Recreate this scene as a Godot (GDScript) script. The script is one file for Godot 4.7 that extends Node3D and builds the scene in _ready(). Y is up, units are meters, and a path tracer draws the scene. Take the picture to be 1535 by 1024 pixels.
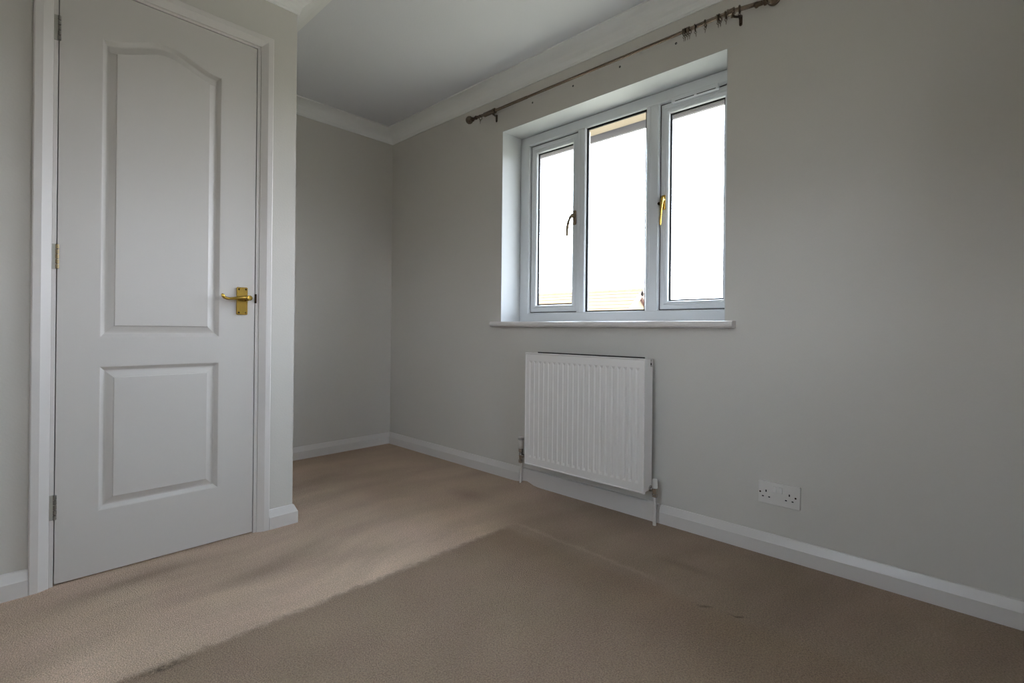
extends Node3D
# A small empty bedroom: panelled cupboard door, alcove, three-light window over a radiator, brown carpet.
# x runs along the window wall from the alcove corner, z comes out of that wall into the room, y is up; metres.

const D := 1.0276          # face of the cupboard-door wall
const ZB := 1.155          # free corner of that wall
const XR := 3.58           # right wall
const ZF := 2.62           # wall behind the camera
const CEIL := 2.30
const WX0 := 1.155         # window reveal
const WX1 := 2.4486
const WX1B := 2.492
const WY0 := 0.898
const WY1 := 2.0166
const DOOR0 := 1.3177      # door leaf, z
const DOOR1 := 1.9279
const DOORY := 2.0066

var M := {}
var used := {}
var grp := 0

# ---------------------------------------------------------------- materials
func mat(c: Color, rough := 0.6, metal := 0.0, spec := 0.5) -> StandardMaterial3D:
	var m := StandardMaterial3D.new()
	m.albedo_color = c; m.roughness = rough; m.metallic = metal; m.metallic_specular = spec
	return m

func noise_tex(freq: float, octaves: int, seed_: int, bump: float, size := 512) -> NoiseTexture2D:
	var n := FastNoiseLite.new()
	n.noise_type = FastNoiseLite.TYPE_SIMPLEX_SMOOTH; n.frequency = freq; n.seed = seed_
	n.fractal_octaves = octaves
	var t := NoiseTexture2D.new()
	t.width = size; t.height = size; t.seamless = true; t.noise = n
	if bump > 0.0:
		t.as_normal_map = true; t.bump_strength = bump
	return t

func bumpy(m: StandardMaterial3D, t: Texture2D, scale: float, strength: float) -> void:
	m.normal_enabled = true; m.normal_texture = t; m.normal_scale = strength
	m.uv1_triplanar = true; m.uv1_world_triplanar = true; m.uv1_scale = Vector3.ONE * scale

func make_materials() -> void:
	var roller := noise_tex(0.05, 3, 3, 3.0)
	M.wall = mat(Color(0.795, 0.776, 0.744), 0.75, 0.0, 0.3); bumpy(M.wall, roller, 4.0, 0.10)
	M.ceiling = mat(Color(0.845, 0.845, 0.85), 0.9, 0.0, 0.2); bumpy(M.ceiling, roller, 3.0, 0.12)
	M.coving = mat(Color(0.905, 0.90, 0.885), 0.85, 0.0, 0.25)
	M.reveal = mat(Color(0.79, 0.797, 0.795), 0.7, 0.0, 0.3)
	M.gloss = mat(Color(0.835, 0.812, 0.79), 0.35)
	M.door = mat(Color(0.79, 0.768, 0.742), 0.42); bumpy(M.door, noise_tex(0.12, 2, 9, 2.0), 5.0, 0.04)
	M.upvc = mat(Color(0.85, 0.862, 0.87), 0.3)
	M.gasket = mat(Color(0.05, 0.05, 0.055), 0.6)
	M.painted_shade = mat(Color(0.16, 0.15, 0.14), 0.8)  # dark paint standing for shade inside the radiator and cupboard
	M.enamel = mat(Color(0.88, 0.86, 0.84), 0.38)
	M.brass = mat(Color(0.74, 0.61, 0.30), 0.24, 1.0)
	M.dark_screw = mat(Color(0.20, 0.14, 0.06), 0.5, 0.8)
	M.old_brass = mat(Color(0.62, 0.55, 0.42), 0.45, 0.8)
	M.bronze = mat(Color(0.52, 0.45, 0.36), 0.5, 0.4)
	M.antique = mat(Color(0.49, 0.44, 0.39), 0.27, 0.95)
	M.antique_dark = mat(Color(0.36, 0.31, 0.26), 0.38, 0.9)
	M.steel = mat(Color(0.62, 0.61, 0.58), 0.38, 1.0)
	M.painted_steel = mat(Color(0.70, 0.69, 0.65), 0.45, 0.3)
	M.chrome = mat(Color(0.72, 0.71, 0.69), 0.22, 1.0)
	M.plastic = mat(Color(0.835, 0.815, 0.79), 0.4)
	M.grey_mark = mat(Color(0.48, 0.48, 0.47), 0.6)
	M.hole = mat(Color(0.03, 0.03, 0.03), 0.9)
	M.soffit = mat(Color(0.53, 0.47, 0.39), 0.8)
	M.fascia = mat(Color(0.40, 0.385, 0.39), 0.7)
	M.tile = mat(Color(0.39, 0.315, 0.205), 0.9)
	M.tile_edge = mat(Color(0.37, 0.295, 0.195), 0.9)
	M.brick = mat(Color(0.46, 0.40, 0.31), 0.95)
	M.barge = mat(Color(0.45, 0.37, 0.32), 0.8)
	M.barge_under = mat(Color(0.34, 0.20, 0.15), 0.8)
	M.ground = mat(Color(0.55, 0.52, 0.44), 0.95)
	M.masonry = mat(Color(0.60, 0.44, 0.34), 0.95)
	M.glass = mat(Color(0.95, 0.98, 1.0, 0.04), 0.0, 0.0, 0.5)
	M.glass.transparency = BaseMaterial3D.TRANSPARENCY_ALPHA
	M.carpet = mat(Color.WHITE, 0.98, 0.0, 0.1)
	M.carpet.albedo_texture = speckle_texture()
	M.carpet.normal_enabled = true
	M.carpet.normal_texture = noise_tex(0.30, 3, 21, 7.0, 512)
	M.carpet.normal_scale = 0.55
	M.carpet.detail_enabled = true
	M.carpet.detail_blend_mode = BaseMaterial3D.BLEND_MODE_MUL
	M.carpet.detail_uv_layer = BaseMaterial3D.DETAIL_UV_2
	M.carpet.detail_albedo = carpet_texture()

func sm(a: float, b: float, x: float) -> float:
	return smoothstep(a, b, x)

# carpet colour over the whole floor: the strip where a bed stood keeps its short dense pile, the walked-on part is paler, with brush strokes along z
func carpet_texture() -> ImageTexture:
	var W := 1024
	var H := 768
	var n := FastNoiseLite.new(); n.noise_type = FastNoiseLite.TYPE_SIMPLEX_SMOOTH; n.seed = 5; n.frequency = 1.0; n.fractal_octaves = 3
	var f := FastNoiseLite.new(); f.noise_type = FastNoiseLite.TYPE_SIMPLEX_SMOOTH; f.seed = 8; f.frequency = 1.0; f.fractal_octaves = 2
	var bytes := PackedByteArray(); bytes.resize(W * H * 3)
	var base := Color(0.850, 0.755, 0.672)
	var i := 0
	for py in H:
		var z := (py + 0.5) / H * ZF
		for px in W:
			var x := (px + 0.5) / W * XR
			# strokes: long along z, narrow across x
			var s := n.get_noise_2d(x * 4.2 - z * 0.3 + 0.5 * n.get_noise_2d(z * 0.9, 7.0), z * 0.95)
			var b := n.get_noise_2d(x * 2.2 + 30.0, z * 2.2)
			var e := 0.010 * f.get_noise_2d(x * 30.0, z * 30.0) + 0.008 * f.get_noise_2d(x * 7.0, z * 7.0)
			var bed := sm(1.712, 1.752, x + e) * sm(0.505, 0.58, z + e)
			var k := 1.0 + (0.05 + 0.06 * sm(0.5, 1.0, z)) * s + 0.04 * b
			k *= lerpf(1.0, 1.0, bed)
			# pale worn rim beside the bed's footprint
			k += 0.10 * sm(1.52, 1.68, x + e * 2.0) * (1.0 - sm(1.705, 1.750, x + e)) * sm(0.40, 0.62, z)
			k += 0.07 * (1.0 - sm(0.0, 0.022, absf(z + e - 0.475 - 0.03 * (x - 2.0)))) * sm(1.7, 1.8, x) * (1.0 - sm(2.3, 2.5, x))
			# darker strip between the bed and the window wall
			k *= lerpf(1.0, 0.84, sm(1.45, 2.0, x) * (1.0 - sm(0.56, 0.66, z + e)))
			k = lerpf(k, 0.825 + 0.035 * b + 0.02 * s, bed)
			# paler trodden patch in the middle of the walkway
			k += 0.07 * exp(-(pow((x - 1.45) / 0.22, 2.0) + pow((z - 0.72) / 0.28, 2.0)))
			# darker strokes beside the door and in the alcove mouth
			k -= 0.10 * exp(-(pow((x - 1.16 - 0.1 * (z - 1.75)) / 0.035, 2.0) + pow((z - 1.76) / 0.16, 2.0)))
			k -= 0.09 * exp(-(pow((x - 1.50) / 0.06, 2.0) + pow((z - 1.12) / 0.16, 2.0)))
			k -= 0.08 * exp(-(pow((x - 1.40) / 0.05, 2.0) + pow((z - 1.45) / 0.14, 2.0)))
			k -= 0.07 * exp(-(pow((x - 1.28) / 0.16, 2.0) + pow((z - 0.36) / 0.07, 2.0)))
			# soiled scuffs, plus dark marks painting shade into the two furniture dents
			k -= 0.20 * exp(-(pow((z - 0.536 + 0.35 * (x - 2.596)) / 0.006, 2.0) + pow((x - 2.596) / 0.017, 2.0)))
			k -= 0.22 * exp(-(pow((z - 0.520 + 0.35 * (x - 2.690)) / 0.005, 2.0) + pow((x - 2.690) / 0.016, 2.0)))
			k -= 0.07 * exp(-(pow((x - 2.45) / 0.10, 2.0) + pow((z - 0.33) / 0.025, 2.0)))
			k -= 0.30 * exp(-(pow((x - 1.742) / 0.016, 2.0) + pow((z - 1.775 + 0.5 * (x - 1.742)) / 0.045, 2.0))) * (0.6 + 0.8 * f.get_noise_2d(x * 60.0, z * 60.0))
			var g := 1.0 + 0.012 * f.get_noise_2d(x * 3.0 + 50.0, z * 3.0)
			var c := Color(base.r * k, base.g * k * g * (1.0 - 0.012 * bed), base.b * k * (1.0 - 0.03 * bed))
			bytes[i] = clampi(int(c.r * 255.0), 0, 255); bytes[i + 1] = clampi(int(c.g * 255.0), 0, 255); bytes[i + 2] = clampi(int(c.b * 255.0), 0, 255)
			i += 3
	return ImageTexture.create_from_image(Image.create_from_data(W, H, false, Image.FORMAT_RGB8, bytes))

func speckle_texture() -> ImageTexture:
	var S := 512
	var rng := RandomNumberGenerator.new(); rng.seed = 77
	var n := FastNoiseLite.new(); n.noise_type = FastNoiseLite.TYPE_SIMPLEX_SMOOTH; n.seed = 31; n.frequency = 0.20; n.fractal_octaves = 2
	var img := n.get_seamless_image(S, S)
	var out := Image.create(S, S, false, Image.FORMAT_RGBA8)
	for y in S:
		for x in S:
			var g := img.get_pixel(x, y).r
			var v := 0.80 + 0.22 * (g - 0.5) + 0.10 * (rng.randf() - 0.5)
			if rng.randf() < 0.012: v -= 0.16 * rng.randf()
			if rng.randf() < 0.012: v += 0.16 * rng.randf()
			v = clampf(v + 0.10, 0.0, 1.0)
			out.set_pixel(x, y, Color(v, v * (0.985 + 0.02 * rng.randf()), v * (0.97 + 0.03 * rng.randf()), 1.0))
	return ImageTexture.create_from_image(out)

# ---------------------------------------------------------------- names and nodes
func mb() -> SurfaceTool:
	var st := SurfaceTool.new()
	st.begin(Mesh.PRIMITIVE_TRIANGLES)
	flat(st)
	return st

func flat(st: SurfaceTool) -> void:
	st.set_smooth_group(-1)

func smooth(st: SurfaceTool) -> void:
	grp += 1
	st.set_smooth_group(grp)

func numbered(called: String) -> String:
	var k = used.get(called, 0)
	used[called] = k + 1
	return called if k == 0 else "%s_%03d" % [called, k]

func obj(called: String, st: SurfaceTool, m: Material, parent: Node = null) -> MeshInstance3D:
	st.generate_normals()
	var o := MeshInstance3D.new()
	o.mesh = st.commit()
	o.material_override = m
	if parent == null or parent == self:
		o.name = numbered(called); add_child(o, true)
	else:
		var k := 0
		var nm := called
		while parent.has_node(nm):
			k += 1; nm = "%s_%03d" % [called, k]
		o.name = nm; parent.add_child(o, true)
	return o

func thing(called: String, label: String, category: String, at := Vector3.ZERO, group := "", kind := "") -> Node3D:
	var o := Node3D.new()
	o.name = numbered(called); add_child(o, true); o.position = at
	tag(o, label, category, group, kind)
	return o

func tag(o: Node, label: String, category: String, group := "", kind := "") -> void:
	o.set_meta("label", label); o.set_meta("category", category)
	if group != "": o.set_meta("group", group)
	if kind != "": o.set_meta("kind", kind)

func struct(called: String, st: SurfaceTool, m: Material, label: String, category: String) -> MeshInstance3D:
	var o := obj(called, st, m)
	tag(o, label, category, "", "structure")
	return o

# ---------------------------------------------------------------- shapes
func tri(st: SurfaceTool, a: Vector3, b: Vector3, c: Vector3, out: Vector3) -> void:
	# front faces run clockwise seen from outside
	if (b - a).cross(c - a).dot(out) > 0.0:
		st.add_vertex(a); st.add_vertex(c); st.add_vertex(b)
	else:
		st.add_vertex(a); st.add_vertex(b); st.add_vertex(c)

func quad(st: SurfaceTool, a: Vector3, b: Vector3, c: Vector3, d: Vector3, out: Vector3) -> void:
	tri(st, a, b, c, out); tri(st, a, c, d, out)

func box(st: SurfaceTool, lo: Vector3, hi: Vector3, ch := 0.0, tf := Transform3D.IDENTITY) -> void:
	var c := (lo + hi) * 0.5
	var h := (hi - lo) * 0.5
	ch = minf(ch, minf(h.x, minf(h.y, h.z)) * 0.95)
	var i := h - Vector3.ONE * ch
	for ax in 3:
		for s in [-1.0, 1.0]:
			var n := Vector3.ZERO; n[ax] = s
			var u := (ax + 1) % 3
			var v := (ax + 2) % 3
			var p: Array[Vector3] = []
			for q in [[-1, -1], [1, -1], [1, 1], [-1, 1]]:
				var w := Vector3.ZERO
				w[ax] = s * h[ax]; w[u] = q[0] * i[u]; w[v] = q[1] * i[v]
				p.append(tf * (c + w))
			quad(st, p[0], p[1], p[2], p[3], tf.basis * n)
	if ch <= 0.0: return
	for ax in 3:
		var u := (ax + 1) % 3
		var v := (ax + 2) % 3
		for su in [-1.0, 1.0]:
			for sv in [-1.0, 1.0]:
				var a := Vector3.ZERO; a[ax] = -i[ax]; a[u] = su * h[u]; a[v] = sv * i[v]
				var b := Vector3.ZERO; b[ax] = -i[ax]; b[u] = su * i[u]; b[v] = sv * h[v]
				var a2 := a; a2[ax] = i[ax]
				var b2 := b; b2[ax] = i[ax]
				var n := Vector3.ZERO; n[u] = su; n[v] = sv
				quad(st, tf * (c + a), tf * (c + a2), tf * (c + b2), tf * (c + b), tf.basis * n)
	for sx in [-1.0, 1.0]:
		for sy in [-1.0, 1.0]:
			for sz in [-1.0, 1.0]:
				var s := Vector3(sx, sy, sz)
				tri(st, tf * (c + s * Vector3(h.x, i.y, i.z)), tf * (c + s * Vector3(i.x, h.y, i.z)), tf * (c + s * Vector3(i.x, i.y, h.z)), tf.basis * s)

# solid of revolution; prof = [radius, height] pairs along the axis
func lathe(st: SurfaceTool, at: Vector3, axis: Vector3, prof: Array, segs := 20) -> void:
	var y := axis.normalized()
	var x := y.cross(Vector3(0.31, 0.83, -0.47)).normalized()
	var z := x.cross(y)
	var prev := Vector2.ZERO
	for i in prof.size() - 1:
		var a: Array = prof[i]
		var b: Array = prof[i + 1]
		var d := Vector2(b[0] - a[0], b[1] - a[1])
		if d.length() < 1e-7: continue
		d = d.normalized()
		if i == 0 or prev.dot(d) < 0.8: smooth(st)
		prev = d
		for k in segs:
			var t0 := TAU * k / segs
			var t1 := TAU * (k + 1) / segs
			var e0 := x * cos(t0) + z * sin(t0)
			var e1 := x * cos(t1) + z * sin(t1)
			var p00: Vector3 = at + y * a[1] + e0 * a[0]
			var p01: Vector3 = at + y * a[1] + e1 * a[0]
			var p10: Vector3 = at + y * b[1] + e0 * b[0]
			var p11: Vector3 = at + y * b[1] + e1 * b[0]
			var out := (e0 + e1) * 0.5 * d.y - y * d.x
			if a[0] > 1e-6: tri(st, p00, p01, p11, out)
			if b[0] > 1e-6: tri(st, p00, p11, p10, out)
	flat(st)

func rod(st: SurfaceTool, a: Vector3, b: Vector3, r: float, segs := 16) -> void:
	var l := (b - a).length()
	var c := minf(r * 0.2, 0.001)
	lathe(st, a, b - a, [[0.0, 0.0], [r - c, 0.0], [r, c], [r, l - c], [r - c, l], [0.0, l]], segs)

func ball(st: SurfaceTool, c: Vector3, r: float, axis := Vector3.UP, segs := 24) -> void:
	var p := []
	for i in 15: p.append([maxf(0.0, r * sin(PI * i / 14.0)), -r * cos(PI * i / 14.0)])
	lathe(st, c, axis, p, segs)

# tube along a path, radius per point (squash flattens it along 'flat_dir')
func tube(st: SurfaceTool, pts: Array, radii: Array, segs := 12, flat_dir := Vector3.ZERO, squash := 1.0) -> void:
	var rings := []
	for i in pts.size():
		var t: Vector3 = (pts[mini(i + 1, pts.size() - 1)] - pts[maxi(i - 1, 0)]).normalized()
		var x := flat_dir if flat_dir != Vector3.ZERO else (Vector3.UP if absf(t.y) < 0.9 else Vector3.RIGHT)
		x = (x - t * x.dot(t)).normalized()
		var z := t.cross(x)
		var r: float = radii[mini(i, radii.size() - 1)]
		var ring := []
		for k in segs:
			var a := TAU * k / segs
			ring.append(pts[i] + x * cos(a) * r * squash + z * sin(a) * r)
		rings.append(ring)
	smooth(st)
	for i in pts.size() - 1:
		for k in segs:
			var k1 := (k + 1) % segs
			var o: Vector3 = (rings[i][k] + rings[i][k1]) * 0.5 - pts[i]
			quad(st, rings[i][k], rings[i][k1], rings[i + 1][k1], rings[i + 1][k], o)
	flat(st)
	for e in [0, pts.size() - 1]:
		var o: Vector3 = pts[0] - pts[1] if e == 0 else pts[e] - pts[e - 1]
		for k in segs: tri(st, pts[e], rings[e][k], rings[e][(k + 1) % segs], o)

func torus(st: SurfaceTool, c: Vector3, axis: Vector3, R: float, r: float, segs := 28, sides := 8, stretch := 1.0) -> void:
	var y := axis.normalized()
	var x := y.cross(Vector3(0.2, 0.9, -0.4)).normalized()
	var z := x.cross(y)
	smooth(st)
	for i in segs:
		for k in sides:
			var p := []
			for q in [[i, k], [i + 1, k], [i + 1, k + 1], [i, k + 1]]:
				var a: float = TAU * q[0] / segs
				var b: float = TAU * q[1] / sides
				var e := x * cos(a) + z * sin(a)
				p.append(c + e * (R + r * cos(b)) + y * (r * sin(b) * stretch))
			var am := TAU * (i + 0.5) / segs
			quad(st, p[0], p[1], p[2], p[3], (p[0] + p[2]) * 0.5 - (c + (x * cos(am) + z * sin(am)) * R))
	flat(st)

# prism of a cross-section along p0-p1: profile point (u, v) sits at out*u + up*v; the ends shift by e*u (mitres)
func run(st: SurfaceTool, p0: Vector3, p1: Vector3, out: Vector3, up: Vector3, prof: Array, e0 := 0.0, e1 := 0.0, closed := false, caps := true) -> void:
	var dir := (p1 - p0).normalized()
	var n := prof.size()
	var c := Vector2.ZERO
	for q in prof: c += Vector2(q[0], q[1])
	c /= n
	var area := 0.0
	for i in n:
		var q0: Array = prof[i]
		var q1: Array = prof[(i + 1) % n]
		area += q0[0] * q1[1] - q1[0] * q0[1]
	for i in (n if closed else n - 1):
		var a: Array = prof[i]
		var b: Array = prof[(i + 1) % n]
		var nrm := Vector2(b[1] - a[1], a[0] - b[0])
		if area < 0.0: nrm = -nrm
		quad(st, p0 + out * a[0] + up * a[1] - dir * (e0 * a[0]), p1 + out * a[0] + up * a[1] + dir * (e1 * a[0]),
			p1 + out * b[0] + up * b[1] + dir * (e1 * b[0]), p0 + out * b[0] + up * b[1] - dir * (e0 * b[0]), out * nrm.x + up * nrm.y)
	if caps:
		var poly := PackedVector2Array()
		for q in prof: poly.append(Vector2(q[0], q[1]))
		var t := Geometry2D.triangulate_polygon(poly)
		for i in range(0, t.size(), 3):
			for s in [0, 1]:
				var v := []
				for j in 3:
					var q := poly[t[i + j]]
					v.append((p1 + dir * (e1 * q.x) if s == 1 else p0 - dir * (e0 * q.x)) + out * q.x + up * q.y)
				tri(st, v[0], v[1], v[2], dir if s == 1 else -dir)

# flat polygon (u, v) pushed from w0 to w1 along its normal axis
func slab(st: SurfaceTool, o: Vector3, u: Vector3, v: Vector3, w: Vector3, poly: Array, w0: float, w1: float) -> void:
	run(st, o + w * w0, o + w * w1, u, v, poly, 0.0, 0.0, true, true)

# ---------------------------------------------------------------- build
func _ready() -> void:
	setup_view()
	make_materials()
	build_shell()
	build_trim()
	build_door()
	build_window()
	build_radiator()
	build_socket()
	build_pole()
	build_outside()

func setup_view() -> void:
	var cam := Camera3D.new()
	cam.name = "camera"
	add_child(cam)
	var f := 750.141
	cam.projection = Camera3D.PROJECTION_FRUSTUM
	cam.near = 0.05
	cam.far = 300.0
	cam.size = cam.near * 1024.0 / f
	cam.frustum_offset = Vector2(0.0, -18.103 / f * cam.near)
	cam.transform = Transform3D(Basis(Vector3.UP, deg_to_rad(43.5125)) * Basis(Vector3.BACK, deg_to_rad(0.6071)), Vector3(3.2285, 0.855, 2.0875))
	cam.current = true
	var env := Environment.new()
	env.background_mode = Environment.BG_SKY
	var sky := Sky.new()
	var sm_ := ProceduralSkyMaterial.new()
	sm_.sky_top_color = Color(0.85, 0.92, 1.0)
	sm_.sky_horizon_color = Color(0.945, 0.965, 1.0)
	sm_.sky_curve = 0.2
	sm_.ground_bottom_color = Color(0.5, 0.48, 0.44)
	sm_.ground_horizon_color = Color(0.75, 0.76, 0.76)
	sm_.sky_energy_multiplier = 3.6
	sm_.ground_energy_multiplier = 1.5
	sky.sky_material = sm_
	env.sky = sky
	env.tonemap_mode = Environment.TONE_MAPPER_LINEAR
	env.tonemap_exposure = 1.0
	env.sdfgi_enabled = true
	env.ssao_enabled = true
	env.ssil_enabled = true
	var we := WorldEnvironment.new()
	we.name = "world_environment"
	we.environment = env
	add_child(we)
	var sun := DirectionalLight3D.new()
	sun.name = "sun"
	sun.light_color = Color(1.0, 0.90, 0.74)
	sun.light_energy = 1.0
	sun.light_angular_distance = 0.53
	sun.shadow_enabled = true
	sun.sky_mode = DirectionalLight3D.SKY_MODE_LIGHT_ONLY
	add_child(sun)
	sun.look_at_from_position(Vector3(0.8, 9.0, 4.6), Vector3.ZERO)

func build_shell() -> void:
	# carpeted floor: a fine grid with a hump at the radiator pipe and two furniture dents
	var st := mb()
	var nx := 144
	var nz := 106
	smooth(st)
	for j in nz:
		for i in nx:
			for q in [[0, 0], [1, 0], [1, 1], [0, 0], [1, 1], [0, 1]]:
				var x: float = XR * (i + q[0]) / nx
				var z: float = ZF * (j + q[1]) / nz
				st.set_uv(Vector2(x, z) / 0.62)
				st.set_uv2(Vector2(x / XR, z / ZF))
				st.add_vertex(Vector3(x, floor_y(x, z), z))
	struct("floor", st, M.carpet, "brown beige fitted carpet with a darker rectangle where a bed stood", "carpet")
	st = mb()
	box(st, Vector3(-0.1, -0.12, -0.3), Vector3(XR + 0.28, -0.02, ZF + 0.1))
	struct("floor_slab", st, M.masonry, "solid floor deck hidden under the brown carpet", "floor")
	st = mb()
	box(st, Vector3(-0.1, CEIL, -0.3), Vector3(XR + 0.28, CEIL + 0.15, ZF + 0.1))
	struct("ceiling", st, M.ceiling, "flat white painted ceiling above the alcove and window", "ceiling")
	# window wall, with the reveal splayed on its right
	st = mb()
	var T := 0.30
	box(st, Vector3(-0.1, -0.1, -T), Vector3(WX0, CEIL, 0))
	slab(st, Vector3.ZERO, Vector3.RIGHT, Vector3.BACK, Vector3.UP, [[WX1, 0.0], [XR + 0.1, 0.0], [XR + 0.1, -T], [WX1B, -T], [WX1B, -0.157]], -0.1, CEIL)
	box(st, Vector3(WX0, -0.1, -T), Vector3(WX1, WY0 - 0.03, 0))
	box(st, Vector3(WX0, WY1, -T), Vector3(WX1, CEIL, 0))
	box(st, Vector3(WX1, -0.1, -T), Vector3(WX1B, WY0 - 0.03, -0.004))
	box(st, Vector3(WX1, WY1, -T), Vector3(WX1B, CEIL, -0.004))
	var wb := struct("wall_back", st, M.wall, "pale grey painted wall with the window and radiator in it", "wall")
	# white-painted lining of the reveal
	st = mb()
	box(st, Vector3(WX0 - 0.001, WY0 - 0.01, -0.24), Vector3(WX0 + 0.0015, WY1 + 0.001, 0.0))
	box(st, Vector3(WX0, WY1 - 0.0015, -0.24), Vector3(WX1B, WY1 + 0.001, -0.0))
	slab(st, Vector3.ZERO, Vector3.RIGHT, Vector3.BACK, Vector3.UP, [[WX1 - 0.0015, 0.0], [WX1 + 0.001, 0.0], [WX1B + 0.001, -0.157], [WX1B - 0.0015, -0.157]], WY0 - 0.01, WY1)
	obj("reveal_lining", st, M.reveal, wb)
	for q in [[1.386, 2.117], [1.664, 2.119], [1.942, 2.120], [2.225, 2.123]]:
		st = mb()
		lathe(st, Vector3(q[0], q[1], -0.004), Vector3.BACK, [[0.0, 0.0], [0.0048, 0.0], [0.0052, 0.0046], [0.0032, 0.0052], [0.0, 0.003]], 12)
		obj("screw_hole", st, M.hole, wb)
	st = mb()
	box(st, Vector3(-0.1, -0.1, 0.0), Vector3(0.0, CEIL, ZF + 0.1))
	struct("wall_left", st, M.wall, "pale grey end wall of the alcove beside the cupboard", "wall")
	# wall that holds the cupboard door, with its return to the alcove
	st = mb()
	var zj0 := DOOR0 - 0.0125
	var zj1 := DOOR1 + 0.0125
	box(st, Vector3(D - 0.1, -0.1, ZB), Vector3(D, CEIL, zj0))
	box(st, Vector3(D - 0.1, -0.1, zj1), Vector3(D, CEIL, ZF + 0.1))
	box(st, Vector3(D - 0.1, DOORY + 0.0125, zj0), Vector3(D, CEIL, zj1))
	box(st, Vector3(0.0, -0.1, ZB), Vector3(D - 0.1, CEIL, ZB + 0.08))
	struct("wall_cupboard", st, M.wall, "pale grey wall with a free corner around the white panelled door", "wall")
	build_side_walls()

func build_side_walls() -> void:
	var st := mb()
	var d0 := 2.24
	var d1 := 3.00
	box(st, Vector3(D, -0.1, ZF), Vector3(d0, CEIL, ZF + 0.1))
	box(st, Vector3(d1, -0.1, ZF), Vector3(XR, CEIL, ZF + 0.1))
	box(st, Vector3(d0, 2.0, ZF), Vector3(d1, CEIL, ZF + 0.1))
	box(st, Vector3(d0, -0.1, ZF), Vector3(d1, -0.01, ZF + 0.1))
	struct("wall_front", st, M.wall, "pale grey wall behind the viewer facing the window", "wall")
	# half-glazed door added behind the camera, its pane lets in fill light
	var dr := thing("door_2", "white half-glazed door added out of view for fill light, opposite the window wall", "door", Vector3.ZERO, "", "structure")
	st = mb()
	box(st, Vector3(d0, -0.01, ZF + 0.02), Vector3(2.41, 2.0, ZF + 0.06))
	box(st, Vector3(2.85, -0.01, ZF + 0.02), Vector3(d1, 2.0, ZF + 0.06))
	box(st, Vector3(2.41, -0.01, ZF + 0.02), Vector3(2.85, 0.90, ZF + 0.06))
	box(st, Vector3(2.41, 1.48, ZF + 0.02), Vector3(2.85, 2.0, ZF + 0.06))
	obj("door_leaf", st, M.door, dr)
	st = mb()
	box(st, Vector3(2.408, 0.898, ZF + 0.038), Vector3(2.852, 1.482, ZF + 0.042))
	obj("pane", st, M.glass, dr)
	# side wall with a small window added out of view as fill light
	var a := 0.85
	var b := 1.40
	var y0 := 1.15
	var y1 := 1.886
	var T := 0.28
	st = mb()
	box(st, Vector3(XR, -0.1, 0.0), Vector3(XR + T, CEIL, a))
	box(st, Vector3(XR, -0.1, b), Vector3(XR + T, CEIL, ZF + 0.1))
	box(st, Vector3(XR, -0.1, a), Vector3(XR + T, y0, b))
	box(st, Vector3(XR, y1, a), Vector3(XR + T, CEIL, b))
	struct("wall_right", st, M.wall, "pale grey side wall out of view right of the sockets", "wall")
	var w := thing("window_2", "small white window added in the unseen side wall for fill light, facing the panelled door", "window", Vector3.ZERO, "", "structure")
	st = mb()
	var B := Vector3.RIGHT
	var pr := [[0.0, 0.07], [0.0, 0.0], [0.052, 0.0], [0.058, 0.006], [0.058, 0.07]]
	run(st, Vector3(XR + 0.14, y0, a), Vector3(XR + 0.14, y1, a), Vector3.BACK, B, pr, -1.0, -1.0, true)
	run(st, Vector3(XR + 0.14, y0, b), Vector3(XR + 0.14, y1, b), Vector3.FORWARD, B, pr, -1.0, -1.0, true)
	run(st, Vector3(XR + 0.14, y0, a), Vector3(XR + 0.14, y0, b), Vector3.UP, B, pr, -1.0, -1.0, true)
	run(st, Vector3(XR + 0.14, y1, a), Vector3(XR + 0.14, y1, b), Vector3.DOWN, B, pr, -1.0, -1.0, true)
	obj("frame", st, M.upvc, w)
	st = mb()
	box(st, Vector3(XR + 0.175, y0 + 0.05, a + 0.05), Vector3(XR + 0.179, y1 - 0.05, b - 0.05))
	obj("pane", st, M.glass, w)
	st = mb()
	box(st, Vector3(XR + T, 2.145, -0.3), Vector3(XR + T + 0.45, 2.30, ZF + 0.3))
	struct("eaves_side", st, M.soffit, "cream eaves over the small added side window out of view", "soffit")

func floor_y(x: float, z: float) -> float:
	var y := 0.022 * exp(-(pow((x - 1.385) / 0.045, 2.0) + pow((z - 0.010) / 0.030, 2.0)))
	y -= 0.007 * exp(-(pow((x - 2.594) / 0.016, 2.0) + pow((z - 0.538) / 0.022, 2.0)))
	y -= 0.007 * exp(-(pow((x - 2.689) / 0.016, 2.0) + pow((z - 0.521) / 0.022, 2.0)))
	y += 0.004 * exp(-(pow((x - 2.63) / 0.05, 2.0) + pow((z - 0.49) / 0.03, 2.0)))
	return y

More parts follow.
